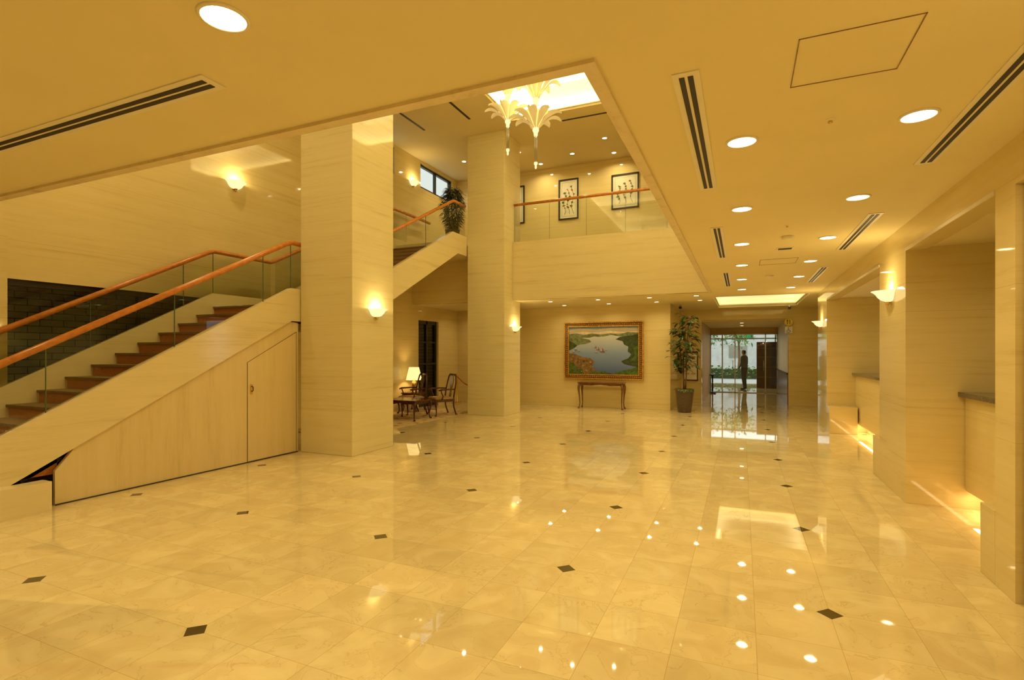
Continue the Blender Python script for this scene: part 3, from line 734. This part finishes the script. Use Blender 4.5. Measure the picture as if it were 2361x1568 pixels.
b=MB(); b.box(-14,14,48,50,0,5,'concrete')
for i in range(9):
    for z in (1.2,3.4): b.box(-13+i*3,-11.6+i*3,47.95,48,z,z+1.0,'steel')
b.make('exterior_building')
# street trees / hedge outside the entrance
r=random.Random(2); b=MB()
for q in range(700):
    x=r.uniform(-6,6); zz=r.uniform(.05,.75); b.leaf((x,36+r.uniform(-.5,.5),zz),(r.uniform(-1,1),r.uniform(-1,0),r.uniform(0,1)),.28,.16,'leaf2',.4)
b.box(-6,6,36.1,36.5,0,.6,'leafd'); b.make('exterior_hedge')
for tx in (-2.2,-.2,3.2):
    b=MB(); b.tube([(0,0,-.02),(.05,0,1.2),(0,.05,2.6)],[.10,.08,.05],'bark',8)
    for q in range(420):
        a=r.uniform(0,6.283); ph=r.uniform(-1,1); R=r.uniform(.3,1.15); rr=R*math.sqrt(1-ph*ph)
        b.leaf((rr*math.cos(a),rr*math.sin(a),2.9+R*ph*.95),(r.uniform(-1,1),r.uniform(-1,1),r.uniform(-.5,1)),.26,.14,'leaf2',.4)
    b.make('street_tree',loc=(tx,38,0))
b=MB()
b.box(.62,1.6,26.3,26.8,0,2.1,'mahog')
for z in (.5,.95,1.4,1.8): b.box(.66,1.55,26.27,26.3,z,z+.03,'mahog2')
b.sheet_y([(.66,.1),(1.08,.1),(1.08,2),(.66,2)],26.26,'glassd'); b.sheet_y([(1.11,.1),(1.55,.1),(1.55,2),(1.11,2)],26.26,'glassd')
b.make('wooden_display_cabinet')
b=MB()
b.box(-1.15,-.95,22.2,22.9,.0,.05,'black')
for yy in (22.25,22.85): b.tube([(-1.08,yy,.05),(-1.08,yy,.75)],.015,'black')
b.box(-1.16,-1.0,22.2,22.9,.7,.75,'black'); b.tube([(-1.08,22.25,.4),(-1.08,22.85,.4)],.012,'black'); b.make('dark_stand')  # invented stand in place of an unidentified dark shape
# exit sign
b=MB(); ex=.18; ez=2.205; ey=23.14
b.box(ex,ex+.24,ey,ey+.05,ez,ez+.13,'signw'); b.box(ex+.01,ex+.23,ey-.008,ey,ez+.01,ez+.12,'signg'); b.box(ex+.1,ex+.14,ey+.01,ey+.03,ez+.13,2.37,'steel')
b.tube([(ex+.09,ey-.012,ez+.085),(ex+.075,ey-.012,ez+.055)],.009,'signw',6); b.tube([(ex+.075,ey-.012,ez+.055),(ex+.095,ey-.012,ez+.04),(ex+.088,ey-.012,ez+.02)],.005,'signw',6); b.tube([(ex+.075,ey-.012,ez+.055),(ex+.05,ey-.012,ez+.03)],.005,'signw',6)
b.tube([(ex+.09,ey-.012,ez+.08),(ex+.115,ey-.012,ez+.065)],.004,'signw',6); b.lathe([(.0001,-.008),(.008,0),(.0001,.008)],(ex+.1,ey-.012,ez+.105),'signw',8)
b.box(ex+.15,ex+.21,ey-.012,ey-.008,ez+.02,ez+.11,'signw'); b.make('exit_sign')
b=MB()
a_=[(1.30+.11*math.cos(i*6.283/28),2.54+.11*math.sin(i*6.283/28)) for i in range(28)]
b.prism_y(a_[::-1],17.93,17.96,'signy')
b.tube([(1.265,17.925,2.47),(1.265,17.925,2.57)],.007,'black',6); b.tube([(1.335,17.925,2.47),(1.335,17.925,2.61)],.008,'black',6)
for q in (-.014,0,.014): b.tube([(1.265+q,17.925,2.565),(1.265+q,17.925,2.61)],.004,'black',5)
b.box(1.31,1.33,17.94,17.999,2.44,2.5,'steel')
b.make('restaurant_pictogram_sign')
b=MB(); b.box(1.2,1.4,17.93,17.96,2.2,2.4,'signw')
b.lathe([(.0001,-.013),(.013,0),(.0001,.013)],(1.285,17.926,2.37),'black',8)
b.tube([(1.285,17.926,2.35),(1.29,17.926,2.29),(1.33,17.926,2.29),(1.35,17.926,2.235)],.007,'black',6)
b.tube([(1.29+.042*math.cos(t),17.926,2.262+.042*math.sin(t)) for t in [1.9+i*.45 for i in range(10)]],.006,'black',6)
b.box(1.32,1.35,17.96,17.999,2.28,2.32,'steel')
b.make('wheelchair_pictogram_sign')
b=MB(); b.box(-1.75,-1.3,17.93,17.999,.7,1.65,'mahog'); b.box(-1.72,-1.33,17.92,17.93,.74,1.6,'paper')
for i in range(3):
    for j in range(2): b.box(-1.70+j*.19,-1.54+j*.19,17.915,17.92,.8+i*.27,1.0+i*.27,'signw'); b.box(-1.69+j*.19,-1.56+j*.19,17.912,17.915,.9+i*.27,.96+i*.27,'tan')
b.make('notice_board')

# ------------------------------------------------------------------ person
def person(x,y,rz_):
    me=D.meshes.new('man_standing')
    V=[];E=[];R=[]
    def j(p,r,par=None):
        V.append(p); R.append(r)
        if par is not None: E.append((par,len(V)-1))
        return len(V)-1
    pel=j((0,0,.96),(.16,.12)); wa=j((0,.0,1.10),(.145,.11),pel); ch=j((0,.01,1.30),(.17,.12),wa); nk0=j((0,-.0,1.45),(.09,.08),ch)
    nk=j((0,.01,1.52),(.055,.055),nk0); h1=j((0,.025,1.60),(.075,.085),nk); h2=j((0,.02,1.69),(.075,.09),h1); h3=j((0,.01,1.74),(.05,.06),h2)
    nose=j((0,.115,1.63),(.012,.014),h1)
    for s in (-1,1):
        sh=j((s*.18,0,1.42),(.065,.065),nk0); el=j((s*.25,-.02 if s<0 else .02,1.14),(.045,.045),sh); wr=j((s*.24,.12 if s<0 else .05,.92),(.03,.03),el); pa=j((s*.235,.15 if s<0 else .06,.84),(.035,.022),wr)
        for q in range(4): 
            f1=j((s*(.215+.014*q),(.165 if s<0 else .065)+.006*q,.79),(.009,.009),pa); j((s*(.213+.014*q),(.175 if s<0 else .075),.755+.004*abs(q-1)),(.008,.008),f1)
        t1=j((s*.205,.19 if s<0 else .09,.835),(.010,.010),pa); j((s*.2,.2 if s<0 else .1,.80),(.009,.009),t1)
        ear=j((s*.078,.005,1.625),(.012,.018),h1)
        hp=j((s*.09,0,.90),(.095,.10),pel); kn=j((s*.11,.03 if s>0 else .0,.50),(.06,.065),hp); an=j((s*.12,0 if s>0 else -.06,.09),(.042,.045),kn); 
        hl=j((s*.12,-.01 if s>0 else -.07,.045),(.04,.04),an); j((s*.13,.17 if s>0 else .11,.035),(.035,.028),hl)
    me.from_pydata(V,E,[]); me.update()
    o=D.objects.new('tmp',me); COL.objects.link(o)
    sk=o.modifiers.new('skin','SKIN'); 
    for i,r_ in enumerate(R): me.skin_vertices[0].data[i].radius=r_
    me.skin_vertices[0].data[0].use_root=True
    sb=o.modifiers.new('sub','SUBSURF'); sb.levels=2; sb.render_levels=2
    dg=bpy.context.evaluated_depsgraph_get(); m2=D.meshes.new_from_object(o.evaluated_get(dg))
    D.objects.remove(o)
    for k in ('suit','shirt','skin','hair','black'): m2.materials.append(M[k])
    for p in m2.polygons:
        c=p.center; z=c.z; p.use_smooth=True
        if abs(c.x)>.19 and z<.91: k=2
        elif z<.085: k=4
        elif z<.97 and abs(c.x)<.2: k=0
        elif z<1.49: k=1
        elif z>1.70 or (z>1.57 and c.y<-.01 and abs(c.x)<.1): k=3
        else: k=2
        p.material_index=k
    zmin=min(v.co.z for v in m2.vertices)
    ob=D.objects.new('man_standing',m2); COL.objects.link(ob); ob.location=(x,y,-zmin); ob.rotation_euler=(0,0,rz_)
person(.10,25.2,math.radians(60))

# ------------------------------------------------------------------ world
w=D.worlds.new('sky'); SC.world=w; w.use_nodes=True
bg=w.node_tree.nodes['Background']; bg.inputs[0].default_value=(.82,.88,.92,1); bg.inputs[1].default_value=2.2

# ------------------------------------------------------------------ camera
c=D.cameras.new('camera'); c.sensor_width=36; c.sensor_fit='HORIZONTAL'; c.clip_start=.05
c.lens=1210/2361*36; c.shift_y=30/2361
co=D.objects.new('camera',c); COL.objects.link(co); co.location=(0,0,1.6); co.rotation_euler=(math.pi/2,0,math.radians(23.65))
SC.camera=co
